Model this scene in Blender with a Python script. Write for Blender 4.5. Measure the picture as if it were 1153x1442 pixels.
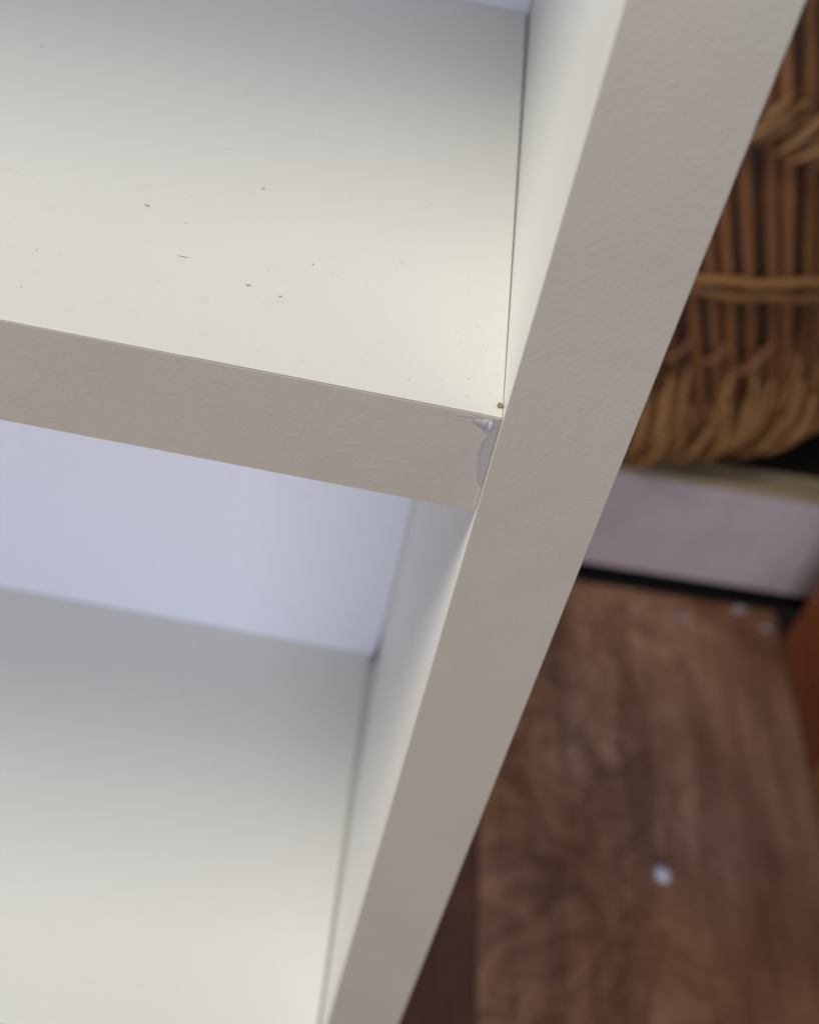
import bpy, bmesh, math, random
from mathutils import Matrix, Vector, noise

for o in list(bpy.data.objects):
    bpy.data.objects.remove(o, do_unlink=True)
scene = bpy.context.scene
COL = scene.collection
random.seed(7)

# ------------------------------------------------------------------ camera
RIGHT = Vector((0.98116276, 0.09971109, 0.16546095))
DOWN = Vector((0.18836316, -0.68391771, -0.7048233))
FWD = Vector((0.04288297, 0.72271313, -0.68981649))
cd = bpy.data.cameras.new("camera")
cam = bpy.data.objects.new("camera", cd)
COL.objects.link(cam)
M = Matrix.Identity(4)
for i in range(3):
    M[i][0] = RIGHT[i]; M[i][1] = -DOWN[i]; M[i][2] = -FWD[i]
M[0][3], M[1][3], M[2][3] = -0.02406491, -0.17581999, 0.1400032
cam.matrix_world = M
cd.sensor_fit = 'VERTICAL'
cd.sensor_height = 24.0
cd.sensor_width = 24.0 * 1153 / 1442
cd.lens = 24.0 * 1631.97 / 1442
cd.clip_start = 0.01
cd.clip_end = 50
cd.dof.use_dof = True
cd.dof.focus_distance = 0.236
cd.dof.aperture_fstop = cd.lens / 3.5          # 3.5 mm entrance pupil, as in a phone
scene.camera = cam

# ------------------------------------------------------------------ light
world = bpy.data.worlds.new("World")
scene.world = world
world.use_nodes = True
bg = world.node_tree.nodes['Background']
bg.inputs['Color'].default_value = (0.70, 0.72, 1.0, 1)
bg.inputs['Strength'].default_value = 0.22

def area(name, loc, target, sx, sy, power, color):
    l = bpy.data.lights.new(name, 'AREA')
    l.shape = 'RECTANGLE'; l.size = sx; l.size_y = sy
    l.energy = power; l.color = color
    o = bpy.data.objects.new(name, l); COL.objects.link(o)
    o.location = loc
    d = Vector(target) - Vector(loc)
    o.rotation_euler = d.to_track_quat('-Z', 'Y').to_euler()
    return o
area("window_light", (-1.80, -0.76, 2.20), (0, 0.1, -0.1), 1.0, 0.55, 60, (1.0, 0.98, 0.875))
area("sky_light", (-0.05, -2.0, 0.12), (0.05, 0.3, -0.28), 1.5, 1.0, 27, (0.80, 0.84, 1.0))

scene.view_settings.view_transform = 'Standard'
scene.view_settings.look = 'None'
scene.view_settings.exposure = 0
scene.view_settings.gamma = 1
scene.cycles.use_denoising = True
scene.cycles.max_bounces = 10
scene.cycles.diffuse_bounces = 6

# ------------------------------------------------------------------ helpers
def tag(o, label=None, cat=None, group=None, kind=None):
    if label: o['label'] = label
    if cat: o['category'] = cat
    if group: o['group'] = group
    if kind: o['kind'] = kind
    return o

def link(name, mesh, parent=None):
    o = bpy.data.objects.new(name, mesh)
    COL.objects.link(o)
    if parent: o.parent = parent
    return o

def empty(name, loc, rz=0):
    o = bpy.data.objects.new(name, None)
    COL.objects.link(o)
    o.location = loc; o.rotation_euler = (0, 0, rz)
    o.empty_display_size = 0.02
    return o

def finish(name, bm, mat, parent=None, smooth=False, angle=None):
    bmesh.ops.recalc_face_normals(bm, faces=bm.faces)
    me = bpy.data.meshes.new(name)
    bm.to_mesh(me); bm.free()
    me.materials.append(mat)
    for p in me.polygons: p.use_smooth = smooth
    return link(name, me, parent)

def box_bm(x0, x1, y0, y1, z0, z1, bev=0.0, seg=2):
    bm = bmesh.new()
    bmesh.ops.create_cube(bm, size=1)
    for v in bm.verts:
        v.co = ((v.co.x + .5) * (x1 - x0) + x0, (v.co.y + .5) * (y1 - y0) + y0, (v.co.z + .5) * (z1 - z0) + z0)
    if bev: bmesh.ops.bevel(bm, geom=bm.edges[:], offset=bev, segments=seg, profile=0.5, affect='EDGES')
    return bm

def prism_bm(pts, z0, z1, bev=0.0):
    bm = bmesh.new()
    lo = [bm.verts.new((x, y, z0)) for x, y in pts]
    hi = [bm.verts.new((x, y, z1)) for x, y in pts]
    bm.faces.new(lo); bm.faces.new(hi)
    n = len(pts)
    for i in range(n):
        bm.faces.new((lo[i], lo[(i + 1) % n], hi[(i + 1) % n], hi[i]))
    if bev: bmesh.ops.bevel(bm, geom=bm.edges[:], offset=bev, segments=2, profile=0.5, affect='EDGES')
    return bm

def tube_bm(pts, rad, sides=6, closed=False, bm=None):
    bm = bm or bmesh.new()
    P = [Vector(p) for p in pts]; n = len(P); rings = []
    for i, p in enumerate(P):
        a = P[(i - 1) % n] if (closed or i > 0) else P[0]
        b = P[(i + 1) % n] if (closed or i < n - 1) else P[-1]
        t = (b - a).normalized()
        up = Vector((p.x, p.y, 0)).normalized() if (abs(p.x) + abs(p.y)) > 1e-4 else Vector((0, 0, 1))
        s = t.cross(up)
        if s.length < 1e-5: s = t.cross(Vector((0, 0, 1)))
        s.normalize(); u = s.cross(t).normalized()
        r = rad[i] if isinstance(rad, (list, tuple)) else rad
        rings.append([bm.verts.new(p + (s * math.cos(2 * math.pi * k / sides) + u * math.sin(2 * math.pi * k / sides)) * r) for k in range(sides)])
    for i in range(n if closed else n - 1):
        A, B = rings[i], rings[(i + 1) % n]
        for k in range(sides):
            bm.faces.new((A[k], A[(k + 1) % sides], B[(k + 1) % sides], B[k]))
    if not closed:
        bm.faces.new(rings[0]); bm.faces.new(rings[-1])
    return bm

# ------------------------------------------------------------------ materials
class NT:
    def __init__(s, name):
        s.m = bpy.data.materials.new(name); s.m.use_nodes = True
        s.t = s.m.node_tree; s.b = s.t.nodes['Principled BSDF']
        s.co = s.add('ShaderNodeTexCoord').outputs['Object']
    def add(s, typ, **kw):
        n = s.t.nodes.new(typ)
        for k, v in kw.items(): setattr(n, k, v)
        return n
    def lk(s, a, b): s.t.links.new(a, b)
    def mapping(s, scale=(1, 1, 1), src=None, loc=(0, 0, 0)):
        n = s.add('ShaderNodeMapping'); n.inputs['Scale'].default_value = scale
        n.inputs['Location'].default_value = loc
        s.lk(src or s.co, n.inputs['Vector']); return n.outputs['Vector']
    def noise(s, scale, detail=3, rough=.5, vec=None, dist=0):
        n = s.add('ShaderNodeTexNoise')
        n.inputs['Scale'].default_value = scale; n.inputs['Detail'].default_value = detail
        n.inputs['Roughness'].default_value = rough; n.inputs['Distortion'].default_value = dist
        s.lk(vec or s.co, n.inputs['Vector']); return n.outputs['Fac']
    def ramp(s, fac, stops):
        n = s.add('ShaderNodeValToRGB'); e = n.color_ramp.elements
        while len(e) < len(stops): e.new(0.5)
        for q, (p, c) in zip(e, stops):
            q.position = p; q.color = c if len(c) == 4 else (*c, 1)
        s.lk(fac, n.inputs['Fac']); return n.outputs['Color']
    def mix(s, a, b, fac, mode='MIX'):
        n = s.add('ShaderNodeMix', data_type='RGBA', blend_type=mode)
        if isinstance(fac, (int, float)): n.inputs['Factor'].default_value = fac
        else: s.lk(fac, n.inputs['Factor'])
        for v, i in ((a, 6), (b, 7)):
            if isinstance(v, tuple): n.inputs[i].default_value = (*v, 1)
            else: s.lk(v, n.inputs[i])
        return n.outputs[2]
    def bump(s, h, dist, strength=1):
        n = s.add('ShaderNodeBump'); n.inputs['Distance'].default_value = dist; n.inputs['Strength'].default_value = strength
        s.lk(h, n.inputs['Height']); s.lk(n.outputs['Normal'], s.b.inputs['Normal'])
    def set(s, **kw):
        for k, v in kw.items():
            i = s.b.inputs[k.replace('_', ' ')]
            if isinstance(v, bpy.types.NodeSocket): s.lk(v, i)
            elif isinstance(v, tuple): i.default_value = (*v, 1)
            else: i.default_value = v
        return s.m

def laminate(name, c1, c2, rough, bump_d, nscale):
    n = NT(name)
    col = n.mix(c1, c2, n.ramp(n.noise(9, 3), [(0.35, (0, 0, 0)), (0.7, (1, 1, 1))]))
    col = n.mix(col, tuple(v * .93 for v in c1), n.ramp(n.noise(170, 4, .6), [(0.62, (0, 0, 0)), (0.72, (1, 1, 1))]))
    n.bump(n.noise(nscale, 2, .55), bump_d)
    return n.set(Base_Color=col, Roughness=rough, Specular_IOR_Level=0.4)
WHITE = laminate("white_laminate", (0.80, 0.79, 0.722), (0.775, 0.77, 0.712), 0.42, 0.00002, 1100)
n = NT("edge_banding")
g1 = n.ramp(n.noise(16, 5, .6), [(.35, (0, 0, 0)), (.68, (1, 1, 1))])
col = n.mix((.408, .372, .285), (.375, .342, .27), g1)  # taupe, darker than the laminate: shade on the front edges painted in
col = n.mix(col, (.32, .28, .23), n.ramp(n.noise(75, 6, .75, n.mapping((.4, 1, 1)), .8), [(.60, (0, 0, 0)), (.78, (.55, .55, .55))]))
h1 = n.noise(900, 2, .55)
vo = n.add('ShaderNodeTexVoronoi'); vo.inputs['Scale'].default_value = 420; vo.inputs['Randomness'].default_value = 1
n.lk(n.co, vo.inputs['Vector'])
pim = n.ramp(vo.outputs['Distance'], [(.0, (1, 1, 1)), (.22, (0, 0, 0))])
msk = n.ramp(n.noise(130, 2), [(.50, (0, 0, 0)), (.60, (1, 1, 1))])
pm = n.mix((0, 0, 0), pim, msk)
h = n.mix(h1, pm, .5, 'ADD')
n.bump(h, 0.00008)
SHADED_BAND = n.set(Base_Color=col, Roughness=n.ramp(n.noise(40, 4, .6), [(.3, (.34,) * 3), (.7, (.52,) * 3)]), Specular_IOR_Level=.5)
BACKM = laminate("back_board_bluish", (0.74, 0.745, 0.79), (0.72, 0.73, 0.775), 0.5, 0.00002, 900)  # bluish tone: cool light on the back painted into the colour

n = NT("raw_glue_line")
GLUE_LINE = n.set(Base_Color=(0.30, 0.24, 0.16), Roughness=0.7)
n = NT("particle_core")
CORE = n.set(Base_Color=n.ramp(n.noise(900, 4, .7), [(.3, (.12, .08, .04)), (.7, (.42, .33, .2))]), Roughness=.9)
n = NT("dried_glue")
n.bump(n.noise(700, 3), 0.0001)
DRIED = n.set(Base_Color=(0.54, 0.51, 0.48), Roughness=0.2, Transmission_Weight=0.45, IOR=1.45)
n = NT("scuff_mark")
SCUFF = n.set(Base_Color=(0.30, 0.27, 0.25), Roughness=.7)
n = NT("pale_fibre")
FIBRE = n.set(Base_Color=(0.56, 0.53, 0.49), Roughness=.6)

# dark rustic wood floor
def floor_mat():
    n = NT("dark_rustic_wood")
    info = n.add('ShaderNodeObjectInfo')
    off = n.add('ShaderNodeVectorMath', operation='SCALE'); off.inputs[0].default_value = (7, 13, 3)
    n.lk(info.outputs['Random'], off.inputs['Scale'])
    ad = n.add('ShaderNodeVectorMath', operation='ADD'); n.lk(n.co, ad.inputs[0]); n.lk(off.outputs[0], ad.inputs[1])
    v = ad.outputs[0]
    st = n.mapping((1, .22, 1), v)
    wv = n.add('ShaderNodeTexWave', wave_type='BANDS', bands_direction='X')
    wv.inputs['Scale'].default_value = 2.6; wv.inputs['Distortion'].default_value = 11
    wv.inputs['Detail'].default_value = 3; wv.inputs['Detail Scale'].default_value = 2.2; wv.inputs['Detail Roughness'].default_value = .55
    n.lk(n.mapping((1, .45, 1), v), wv.inputs['Vector'])
    big = n.noise(7, 4, .6, n.mapping((1, .45, 1), v), 1.0)
    fib = n.noise(130, 4, .6, n.mapping((1, .05, 1), v))
    # cathedral / burl figure where a second noise allows it
    swirl = n.ramp(n.noise(7.5, 5, .6, n.mapping((1, .9, 1), v), 1.8), [(.36, (1, 1, 1)), (.44, (.42, .38, .36)), (.50, (1.0, 1.0, 1.0)), (.56, (.45, .41, .39)), (.64, (1.1, 1.1, 1.1))])
    base = n.ramp(big, [(.30, (.27, .135, .083)), (.5, (.47, .28, .185)), (.70, (.60, .40, .285))])
    base = n.mix(base, n.ramp(wv.outputs['Fac'], [(0, (.62, .56, .54)), (.4, (.9, .86, .84)), (1, (1.1, 1.06, 1.03))]), .6, 'MULTIPLY')
    base = n.mix(base, n.ramp(fib, [(.3, (.75, .70, .68)), (.6, (1.08, 1.07, 1.06))]), .6, 'MULTIPLY')
    sx = n.add('ShaderNodeSeparateXYZ'); n.lk(n.co, sx.inputs[0])
    mk = n.add('ShaderNodeMath', operation='ADD'); n.lk(sx.outputs['X'], mk.inputs[0])
    ms = n.add('ShaderNodeMath', operation='MULTIPLY_ADD'); n.lk(n.noise(8, 3), ms.inputs[0]); ms.inputs[1].default_value = .25; ms.inputs[2].default_value = -.125
    n.lk(ms.outputs[0], mk.inputs[1])
    rm = n.add('ShaderNodeMapRange'); n.lk(mk.outputs[0], rm.inputs['Value'])
    rm.inputs['From Min'].default_value = -.02; rm.inputs['From Max'].default_value = .07
    rm.inputs['To Min'].default_value = .7; rm.inputs['To Max'].default_value = .2
    streak = n.noise(34, 4, .65, n.mapping((1, .06, 1), v), .5)
    base = n.mix(base, n.ramp(streak, [(.36, (.62, .55, .52)), (.50, (1, 1, 1)), (.66, (1.16, 1.12, 1.08))]), .75, 'MULTIPLY')
    base = n.mix(base, swirl, rm.outputs[0], 'MULTIPLY')
    warm = n.ramp(n.noise(3.5, 2), [(.42, (1, 1, 1)), (.68, (1.1, .98, .66))])
    base = n.mix(base, warm, .7, 'MULTIPLY')
    base = n.mix(base, (.98, .94, .86), 1.0, 'MULTIPLY')
    tint = info.outputs['Color']
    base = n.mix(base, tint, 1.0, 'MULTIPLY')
    n.bump(fib, .0006, .6)
    return n.set(Base_Color=base, Roughness=.5)
FLOORM = floor_mat()
n = NT("near_black_base")
UNDER = n.set(Base_Color=(.028, .023, .021), Roughness=.9)  # near-black, bared as a strip where the planks end

n = NT("white_gloss_paint")
col = n.mix((.55, .475, .465), (.45, .36, .335), n.ramp(n.noise(14, 5, .65), [(.45, (0, 0, 0)), (.75, (1, 1, 1))]))  # reddish tint paints the floor's reflection into the white
n.bump(n.noise(60, 3), .0008)
PAINT = n.set(Base_Color=col, Roughness=.38)
n = NT("pale_timber")
col = n.ramp(n.noise(30, 4, .6, n.mapping((.1, 1, 1))), [(.3, (.26, .2, .11)), (.7, (.4, .32, .19))])
PALE = n.set(Base_Color=col, Roughness=.6)
n = NT("shade_black_board")
SHADE_DECK = n.set(Base_Color=n.ramp(n.noise(8, 4), [(.3, (.012, .008, .006)), (.7, (.025, .016, .012))]), Roughness=.9, Specular_IOR_Level=.15)  # near-black: shade behind the lip painted into the deck colour

def cab_mat(name, a, b):
    n = NT(name)
    g = n.noise(26, 5, .6, n.mapping((1, .12, 1)), .8)
    col = n.ramp(g, [(.3, a), (.7, b)])
    n.bump(n.noise(90, 3, .6, n.mapping((1, .08, 1))), .0005)
    return n.set(Base_Color=col, Roughness=.42)
REDW = cab_mat("red_brown_wood", (.22, .055, .017), (.34, .10, .03))
HONEY = cab_mat("honey_wood", (.34, .15, .035), (.5, .25, .07))

def reed_mat(name, a, b, c):
    n = NT(name)
    info = n.add('ShaderNodeObjectInfo')
    g = n.noise(60, 4, .6, n.mapping((1, 1, .15)))
    col = n.ramp(g, [(.3, a), (.7, b)])
    col = n.mix(col, c, info.outputs['Random'])
    col = n.mix(col, n.ramp(info.outputs['Random'], [(0, (.6, .55, .5)), (.5, (1, 1, 1)), (1, (1.25, 1.3, 1.2))]), .8, 'MULTIPLY')
    n.bump(n.noise(220, 3, .6, n.mapping((1, 1, .1))), .001)
    return n.set(Base_Color=col, Roughness=.6)
REED = reed_mat("brown_reed", (.11, .046, .015), (.26, .115, .036), (.19, .075, .028))
STRAW = reed_mat("golden_strand", (.19, .092, .03), (.37, .20, .065), (.27, .13, .045))
PALESTRAW = reed_mat("pale_base_strand", (.22, .10, .03), (.46, .25, .08), (.30, .14, .05))
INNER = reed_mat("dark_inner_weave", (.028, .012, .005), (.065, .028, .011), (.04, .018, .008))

n = NT("white_plastic")
BEADM = n.set(Base_Color=(.85, .84, .9), Roughness=.35, Subsurface_Weight=0.0)
n = NT("grey_lint")
LINT = n.set(Base_Color=n.ramp(n.noise(200, 3), [(.3, (.28, .24, .22)), (.7, (.5, .45, .43))]), Roughness=.9)

# ------------------------------------------------------------------ floor
FZ = -0.74
ROOM = math.radians(2.6)
fl = finish('floor', box_bm(-2, 3, -1.2, 3, FZ - .05, FZ - .009), UNDER)
tag(fl, kind='structure')
def plank(cx, cy, w, l, tint):
    ca, sa = math.cos(ROOM), math.sin(ROOM)
    y1 = min(cy + l / 2, .688)      # the boards stop short of the plinth
    l = y1 - (cy - l / 2); cy = y1 - l / 2
    if l < .1: return
    bm = box_bm(-w / 2 + .0006, w / 2 - .0006, -l / 2 + .0006, l / 2 - .0006, -.0085, 0, .0012, 1)
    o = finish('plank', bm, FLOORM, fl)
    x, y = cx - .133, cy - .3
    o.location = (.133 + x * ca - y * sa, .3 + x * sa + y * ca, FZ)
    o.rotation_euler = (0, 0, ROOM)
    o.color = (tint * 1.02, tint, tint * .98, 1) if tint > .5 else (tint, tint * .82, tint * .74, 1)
    return o
W = .326
for i in range(-5, 6):
    off = [0, .62, .25, .9][i % 4]
    for j in range(-1, 3):
        plank(.133 + W * (i + .5), -.62 + off + j * 1.28, W, 1.28, {-1: .42, 0: 1.0, 1: .8}.get(i, .6 + .4 * random.random()))  # plank left of the seam is darkest, its shade put into the tint

# ------------------------------------------------------------------ shelving unit
T = .025
D = .2129
REC = .00157
LOW = -.3394
unit = tag(empty('shelving_unit', (-.3, .1, FZ)), "white laminate shelving unit with an open front and grey-shaded front edges", "shelf")
UO = Vector((-.3, .1, FZ))
def up(name, bm, mat, parent=None):
    o = finish(name, bm, mat, parent or unit)
    if parent is None: o.location = -UO
    return o
def slab_smooth(o):
    pass
B = .0004
# right side panel and the banding glued on its front
sp = up('side_panel', box_bm(0, T, .0005, D + .02, FZ, .304, B), WHITE)
up('edge_banding', box_bm(0, T, 0, .00047, FZ, .304, .00018), SHADED_BAND, sp)
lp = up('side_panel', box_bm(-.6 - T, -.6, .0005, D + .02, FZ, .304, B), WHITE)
up('edge_banding', box_bm(-.6 - T, -.6, 0, .00047, FZ, .304, .00018), SHADED_BAND, lp)

def make_shelf(z, th, gf, gb, name='shelf', fy=REC):
    """gf / gb: gap to the right side panel at the front / back"""
    pts = [(-.5995, fy + .0005), (-gf, fy + .0005), (-gb, D - .0002), (-.5995, D - .0002)]
    s = up(name, prism_bm(pts, z - th, z, B * .5), WHITE)
    if z == 0: up('glue_line', box_bm(-.062, -.004, fy + .00036, fy + .00052, z - .001, z - .00006), GLUE_LINE, s)
    up('edge_banding', box_bm(-.5995, -gf, fy, fy + .00045, z - th + .00003, z - .00004, .00015), SHADED_BAND, s)
    return s
shelf = make_shelf(0, .0255, .00005, .0009)
shelf_low = make_shelf(LOW, .0255, .0007, .0045, fy=-.0024)
up('filler_strip', box_bm(-.0066, -.0001, .001, D - .001, LOW - .02, LOW - .0026), WHITE)
make_shelf(-.6788, .0255, .0003, .001)
make_shelf(.275 + .0255, .0255, .0003, .0003, 'top_panel')
up('base_board', box_bm(-.5995, -.0005, .03, .046, FZ, -.7045, B), WHITE)
def nick(x, z, l, on='shelf'):
    bm = bmesh.new(); bmesh.ops.create_icosphere(bm, subdivisions=2, radius=1)
    for v in bm.verts: v.co = Vector((x + v.co.x * l, REC + .0001 + v.co.y * .00025, z - .00004 + v.co.z * .00022 * (1 + noise.noise(v.co * 3))))
    up('nick', bm, CORE, shelf)
# back boards, one sheet per bay, housed behind the panels
def back(z0, z1, cut):
    bm = bmesh.new()
    pr = [(-.5998, z0), (-cut, z0), (-.0003, z0 + (.05 if cut > .001 else .002)), (-.0003, z1), (-.5998, z1)]
    f = [bm.verts.new((x, D, z)) for x, z in pr]; b = [bm.verts.new((x, D + .004, z)) for x, z in pr]
    bm.faces.new(f); bm.faces.new(b)
    for i in range(5): bm.faces.new((f[i], f[(i + 1) % 5], b[(i + 1) % 5], b[i]))
    up('back_board', bm, BACKM)
back(-.679, -.3655, .0005)
back(-.3650, -.0260, .0046)
back(-.0255, .276, .0005)

up('back_batten', box_bm(-.03, 0, D + .012, D + .02, -.36, -.30, .0005), WHITE)

# little scuffs and crumbs stuck to the shelf (x, y, length, width, angle)
def sliver(x, y, l, w, ang, mat=SCUFF, z=0.0):
    bm = bmesh.new()
    n = 6; top = []; bot = []
    for i in range(n):
        u = i / (n - 1) - .5
        wd = w * (1 - (2 * u) ** 2) * .5 + w * .12
        cv = math.sin(u * 3) * w * .7
        top.append((u * l, cv + wd)); bot.append((u * l, cv - wd))
    pts = top + bot[::-1]
    ca, sa = math.cos(ang), math.sin(ang)
    pts = [(x + a * ca - b * sa, y + a * sa + b * ca) for a, b in pts]
    lo = [bm.verts.new((a, b, z + .00002)) for a, b in pts]; hi = [bm.verts.new((a, b, z + .00014)) for a, b in pts]
    bm.faces.new(lo); bm.faces.new(hi)
    for i in range(len(pts)): bm.faces.new((lo[i], lo[(i + 1) % len(pts)], hi[(i + 1) % len(pts)], hi[i]))
    up('scuff', bm, mat, shelf)
def on_shelf(px, py, z=0.0):
    """where a mark seen in the photo lies on the shelf top (solved once)"""
    d = RIGHT * ((px - 576.5) / 1631.97) + DOWN * ((py - 721) / 1631.97) + FWD
    c = Vector((-0.02406491, -0.17581999, 0.1400032))
    return c + d * ((z - c.z) / d.z)
for px, py, l, w, a in [(208, 290, .0016, .0006, -.6), (258, 362, .0028, .00022, -.1), (350, 402, .0014, .0004, .0),
                        (371, 266, .0013, .0005, -.8), (395, 418, .0009, .0003, 0), (441, 373, .0006, .0004, .4),
                        (52, 352, .0004, .0002, 0), (377, 380, .0005, .0002, .8), (60, 66, .0010, .0003, -.5), (262, 315, .0004, .0002, .3)]:
    p = on_shelf(px, py)
    sliver(p.x, p.y, l * .8, w * .6, a)
# fine dust on the shelf, thickest along the joint: too fine to count
rnd = random.Random(3)
bm = bmesh.new()
for k in range(420):
    x = -.004 - (rnd.random() ** 1.5) * .19
    y = .006 + (rnd.random() ** 1.3) * .17
    if rnd.random() < .3: x = -.0015 - rnd.random() ** 2 * .010
    a = rnd.random() * 6.3; l = .00006 + .00014 * rnd.random() ** 2; w = l * (.35 + .6 * rnd.random())
    if rnd.random() < .1: l *= 3
    ps = [(math.cos(a) * l, math.sin(a) * l), (-math.sin(a) * w, math.cos(a) * w), (-math.cos(a) * l, -math.sin(a) * l), (math.sin(a) * w, -math.cos(a) * w)]
    b = [bm.verts.new((x + p, y + q, .00001)) for p, q in ps]; t = bm.verts.new((x, y, .00001 + w * .9))
    for i in range(4): bm.faces.new((b[i], b[(i + 1) % 4], t))
n = NT("fine_dust")
DUST = n.set(Base_Color=(.46, .43, .38), Roughness=.9)
tag(up('dust', bm, DUST, shelf), kind='stuff')
# small dent on the side panel, near the back
bm = bmesh.new(); bmesh.ops.create_icosphere(bm, subdivisions=2, radius=.0009)
for v in bm.verts: v.co = Vector((-.00005 + v.co.x * .15, .179 + v.co.y * .6, .0195 + v.co.z * 1.3))
up('dent', bm, SCUFF, sp)

# brown crumb of chipboard at the joint
bm = bmesh.new(); bmesh.ops.create_icosphere(bm, subdivisions=2, radius=.00062)
for v in bm.verts:
    v.co += Vector((noise.noise(v.co * 2500), noise.noise(v.co * 2500 + Vector((5, 0, 0))), 0)) * .0003
    v.co = v.co * 1.0 + Vector((-.00075, .0052, .0003))
tag(finish('chipboard_crumb', bm, CORE, None, True), "tiny brown crumb of chipboard in the corner where shelf and upright meet", "crumb")

# dried glue smeared down the front edge of the shelf beside the upright
def glue():
    bm = bmesh.new()
    NU, NV = 44, 10
    g = []
    for i in range(NU + 1):
        u = i / NU
        z = -.0002 - u * .0185
        # width of the smear to the left of the upright
        left = .0042 * math.exp(-((u - .05) / .11) ** 2) + 0.0031 * math.sin(math.pi * min(1, max(0, (u - .02) / .98)) ** .8) ** .6 * (1 - .2 * u)
        left *= 1 - .28 * math.exp(-((u - .24) / .06) ** 2)
        row = []
        for j in range(NV + 1):
            v = j / NV
            x = -.00035 - left * v
            hump = math.sin(math.pi * min(1, .12 + v * .88)) ** .55
            rim = .00022 * math.exp(-((v - .86) / .09) ** 2)
            th = .00013 * hump + rim * .8 * (u > .2) + .0006 * math.exp(-((u - .09) / .07) ** 2 - ((v - .55) / .25) ** 2)
            th *= min(1, (1 - u) * 8)
            th += .00012 * noise.noise(Vector((u * 14, v * 4, 1))) * hump
            row.append((x, REC - max(th, 0) - .00001, z))
        g.append(row)
    F = [[bm.verts.new(p) for p in r] for r in g]
    Bk = [[bm.verts.new((p[0], REC - .00001 + .0, p[2])) for p in r] for r in g]
    for i in range(NU):
        for j in range(NV):
            bm.faces.new((F[i][j], F[i][j + 1], F[i + 1][j + 1], F[i + 1][j]))
    for i in range(NU):
        for j in (0, NV):
            bm.faces.new((F[i][j], F[i + 1][j], Bk[i + 1][j], Bk[i][j]))
    for j in range(NV):
        for i in (0, NU):
            bm.faces.new((F[i][j], F[i][j + 1], Bk[i][j + 1], Bk[i][j]))
    bmesh.ops.remove_doubles(bm, verts=bm.verts, dist=1e-7)
    return finish('dried_glue', bm, DRIED, None, True)
gl = tag(glue(), "translucent smear of dried glue down the shelf's front edge beside the upright", "glue")
bm = bmesh.new(); bmesh.ops.create_icosphere(bm, subdivisions=3, radius=1)
for v in bm.verts:
    k = 1 + .45 * noise.noise(v.co * 1.9)
    v.co = Vector((-.0022 + v.co.x * .0008 * k, REC - .0002 + v.co.y * .0004, -.0019 + v.co.z * .0012 * k))
n = NT("milky_glue")
finish('nub', bm, n.set(Base_Color=(.50, .47, .49), Roughness=.25), gl, True)
fb = tube_bm([(-.0036 - .0103 * i / 12, REC - .00022 - .00006 * math.sin(i * 1.3), -.0013 - .0004 * math.sin(i * .42) + .00012 * math.sin(i * 1.7)) for i in range(13)],
             [.00008 + .00003 * math.sin(i * 2.3) - .000005 * i for i in range(13)], 5)
finish('fibre', fb, FIBRE, gl, True)
fb = tube_bm([(-.0035, REC - .0003, -.0008), (-.006, REC - .0003, -.0004), (-.009, REC - .0002, -.0005)], [.00008, .00007, .00003], 5)
finish('fibre', fb, FIBRE, gl, True)

# ------------------------------------------------------------------ low plinth behind, with a white face
pl = tag(empty('low_plinth', (.3, .7005, FZ), ROOM), "low step behind the shelving unit with a white painted face and shade-darkened top", "step")
def lift(o, dz=0): return o
finish('front_board', box_bm(-1.2, 1.2, 0, .018, .021, .152, .003), PAINT, pl)
finish('top_lip', box_bm(-1.2, 1.2, .0, .034, .1525, .160, .0025), PALE, pl)
finish('deck_board', box_bm(-1.2, 1.2, .0345, .75, .1525, .1595, .002), SHADE_DECK, pl)
finish('base_rail', box_bm(-1.2, 1.2, .04, .06, .0, .152), UNDER, pl)

# ------------------------------------------------------------------ wicker basket standing on the plinth
BZ = -.5800
bk = tag(empty('wicker_basket', (.184, .986, BZ)), "large round brown wicker basket with upright reeds standing on the low step", "basket")
PROF = [(0.0, .245), (.008, .268), (.03, .288), (.06, .298), (.1, .302), (.16, .302), (.22, .300), (.3, .297), (.36, .293), (.42, .287), (.48, .280), (.54, .272)]
def rad(z):
    for (a, ra), (b, rb) in zip(PROF, PROF[1:]):
        if z <= b: return ra + (rb - ra) * max(0, z - a) / (b - a)
    return PROF[-1][1]
TW = -1.45
def reed():
    pts = []
    for i in range(19):
        z = .012 + .528 * i / 18
        a = TW * z
        r = rad(z) - .004
        pts.append((r * math.cos(a), r * math.sin(a), z))
    return tube_bm(pts, [.0064 + .0009 * math.sin(i * 2.1) for i in range(19)], 6)
r0 = finish('reed', reed(), REED, bk, True)
NR = 98
for k in range(1, NR):
    c = r0.copy(); COL.objects.link(c)
    c.rotation_euler = (0, 0, 2 * math.pi * k / NR + random.uniform(-.009, .009))
    c.scale = (1 - random.uniform(0, .008),) * 2 + (1,)
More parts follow.
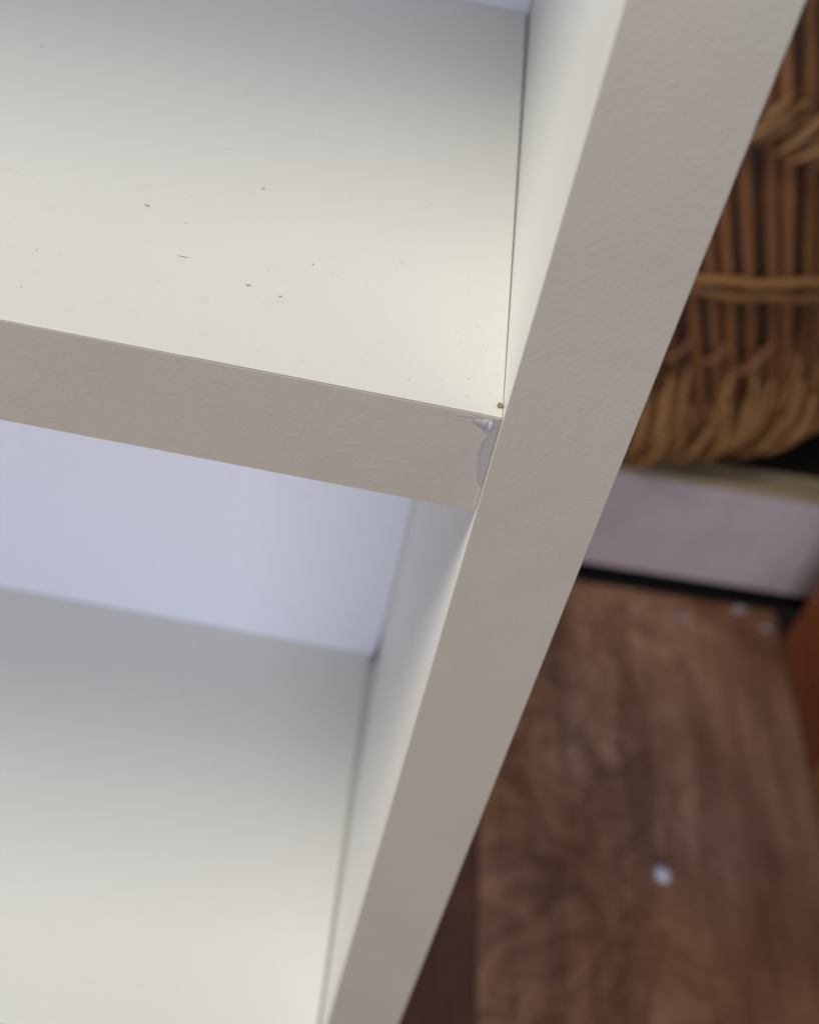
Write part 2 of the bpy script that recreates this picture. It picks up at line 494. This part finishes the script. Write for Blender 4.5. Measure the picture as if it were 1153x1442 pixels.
# dark wall behind the reeds, and bottom
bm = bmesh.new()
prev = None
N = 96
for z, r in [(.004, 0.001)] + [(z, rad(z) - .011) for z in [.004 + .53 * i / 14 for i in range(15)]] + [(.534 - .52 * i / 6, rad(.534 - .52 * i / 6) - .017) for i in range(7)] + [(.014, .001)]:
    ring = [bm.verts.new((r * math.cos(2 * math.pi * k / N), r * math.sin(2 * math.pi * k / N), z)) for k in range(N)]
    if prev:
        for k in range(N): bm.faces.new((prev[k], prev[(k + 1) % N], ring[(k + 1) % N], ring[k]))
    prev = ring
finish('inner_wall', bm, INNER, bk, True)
def ring(name, z, dr, rr, mat, wob=.001, ph=0):
    pts = []
    for k in range(140):
        a = 2 * math.pi * k / 140
        zz = z + wob * math.sin(a * 26 + ph) + wob * .7 * math.sin(a * 9 + ph)
        r = rad(z) + dr + .001 * math.sin(a * 52 + ph)
        pts.append((r * math.cos(a), r * math.sin(a), zz))
    return finish(name, tube_bm(pts, rr, 6, True), mat, bk, True)
ring('cord', .228, .004, .0044, STRAW)
ring('cord', .215, .004, .0046, STRAW, .0015, 2)
ring('rim', .54, -.004, .011, STRAW, .001)
bm = bmesh.new(); prev = None
for i in range(9):
    z = .002 + .085 * i / 8; rr = rad(z) - (.0035 if i < 8 else .009)
    rg = [bm.verts.new((rr * math.cos(2 * math.pi * k / N), rr * math.sin(2 * math.pi * k / N), z)) for k in range(N)]
    if prev:
        for k in range(N): bm.faces.new((prev[k], prev[(k + 1) % N], rg[(k + 1) % N], rg[k]))
    prev = rg
finish('base_wall', bm, PALESTRAW, bk, True)
# slanted strands that bind the reeds
def strand(z0, z1, da, dr, rr, bulge, name='binding_strand'):
    pts = []
    for i in range(7):
        u = i / 6
        z = z0 + (z1 - z0) * u
        a = da * (u - .5)
        r = rad(z) + dr + bulge * math.sin(math.pi * u)
        pts.append((r * math.cos(a), r * math.sin(a), z))
    return finish(name, tube_bm(pts, [rr * s for s in (.55, .9, 1.05, 1.1, 1.05, .9, .55)], 5), STRAW, bk, True)
def repeat(o, n, ja=.01, js=.1, a0=0, jz=.15):
    for k in range(n):
        c = o if k == 0 else o.copy()
        if k: COL.objects.link(c)
        c.rotation_euler = (0, 0, a0 + 2 * math.pi * k / n + random.uniform(-ja, ja))
        s = 1 + random.uniform(-js, js) * .08
        c.scale = (s, s, 1 + random.uniform(-js, js) * jz)
repeat(strand(.342, .388, .12, .001, .0034, .004), 160, .008, .5, 0, .012)
repeat(strand(.340, .380, .16, .001, .0028, .006), 120, .02, .5, 0, .02)
# bottom: fine loose bundles that sweep down and under, leaning both ways
def sweep(z0, z1, da, dr, rr, bend, name='base_strand', mat=PALESTRAW):
    pts = []
    for i in range(9):
        u = i / 8
        z = z0 + (z1 - z0) * u
        a = da * (u - .5) + bend * math.sin(math.pi * u)
        r = rad(z) + dr + .004 * math.sin(math.pi * u)
        pts.append((r * math.cos(a), r * math.sin(a), z))
    return finish(name, tube_bm(pts, [rr * s for s in (.7, .9, 1, 1.05, 1.05, 1, .85, .6, .3)], 5), mat, bk, True)
repeat(sweep(.006, .112, -.05, .0, .0062, .010), 170, .03, 1, 0, .3)
repeat(sweep(.004, .092, .06, .0015, .0042, .014), 120, .05, 1, 0, .3)
repeat(sweep(.142, .172, .06, -.001, .0026, .02, 'binding_strand', REED), 60, .03, 1, 0, .05)
ring('base_hoop', .004, -.004, .006, STRAW, .001)

# ------------------------------------------------------------------ reddish wooden cabinet at the right
cb = tag(empty('wooden_cabinet', (.44, .656, FZ), math.radians(1.2)), "red-brown wooden cabinet standing on the floor at the right edge", "cabinet")
finish('side_panel', box_bm(.0, .018, -.165, 0, .004, .5, .004), REDW, cb)
finish('front_post', box_bm(-.001, .03, -.46, -.1655, .004, .5, .006), HONEY, cb)
finish('back_panel', box_bm(.0185, .38, -.012, 0, .004, .5, .002), REDW, cb)
finish('front_panel', box_bm(.0305, .38, -.46, -.44, .004, .5, .003), HONEY, cb)
finish('top_board', box_bm(-.008, .4, -.47, .008, .5005, .52, .004), REDW, cb)

# ------------------------------------------------------------------ things dropped on the floor
def lump(name, loc, rx, ry, rz, mat, jag, label, cat, ang=0):
    bm = bmesh.new(); bmesh.ops.create_icosphere(bm, subdivisions=3, radius=1)
    for v in bm.verts:
        k = 1 + jag * noise.noise(v.co * 1.7 + Vector((loc[0] * 90, 0, 0)))
        v.co = Vector((v.co.x * rx * k, v.co.y * ry * k, v.co.z * rz * k + rz))
    o = finish(name, bm, mat, None, True)
    o.location = loc; o.rotation_euler = (0, 0, ang)
    return tag(o, label, cat)
lump('white_bead', (.292, .356, FZ), .0068, .0082, .0052, BEADM, .12, "small white oval bead lying alone in the middle of the dark wood floor", "bead", .5)
lump('lint_ball', (.332, .664, FZ), .0065, .004, .003, LINT, .6, "pale brown crumb of lint on the floor near the foot of the white step", "lint")
lump('dust_clump', (.398, .690, FZ), .007, .004, .004, LINT, .5, "grey dust clump in the dark gap under the white step", "dust")
lump('wood_chip', (.424, .672, FZ), .006, .004, .002, LINT, .6, "dull speck of dirt on the floor by the cabinet's back corner", "dirt")
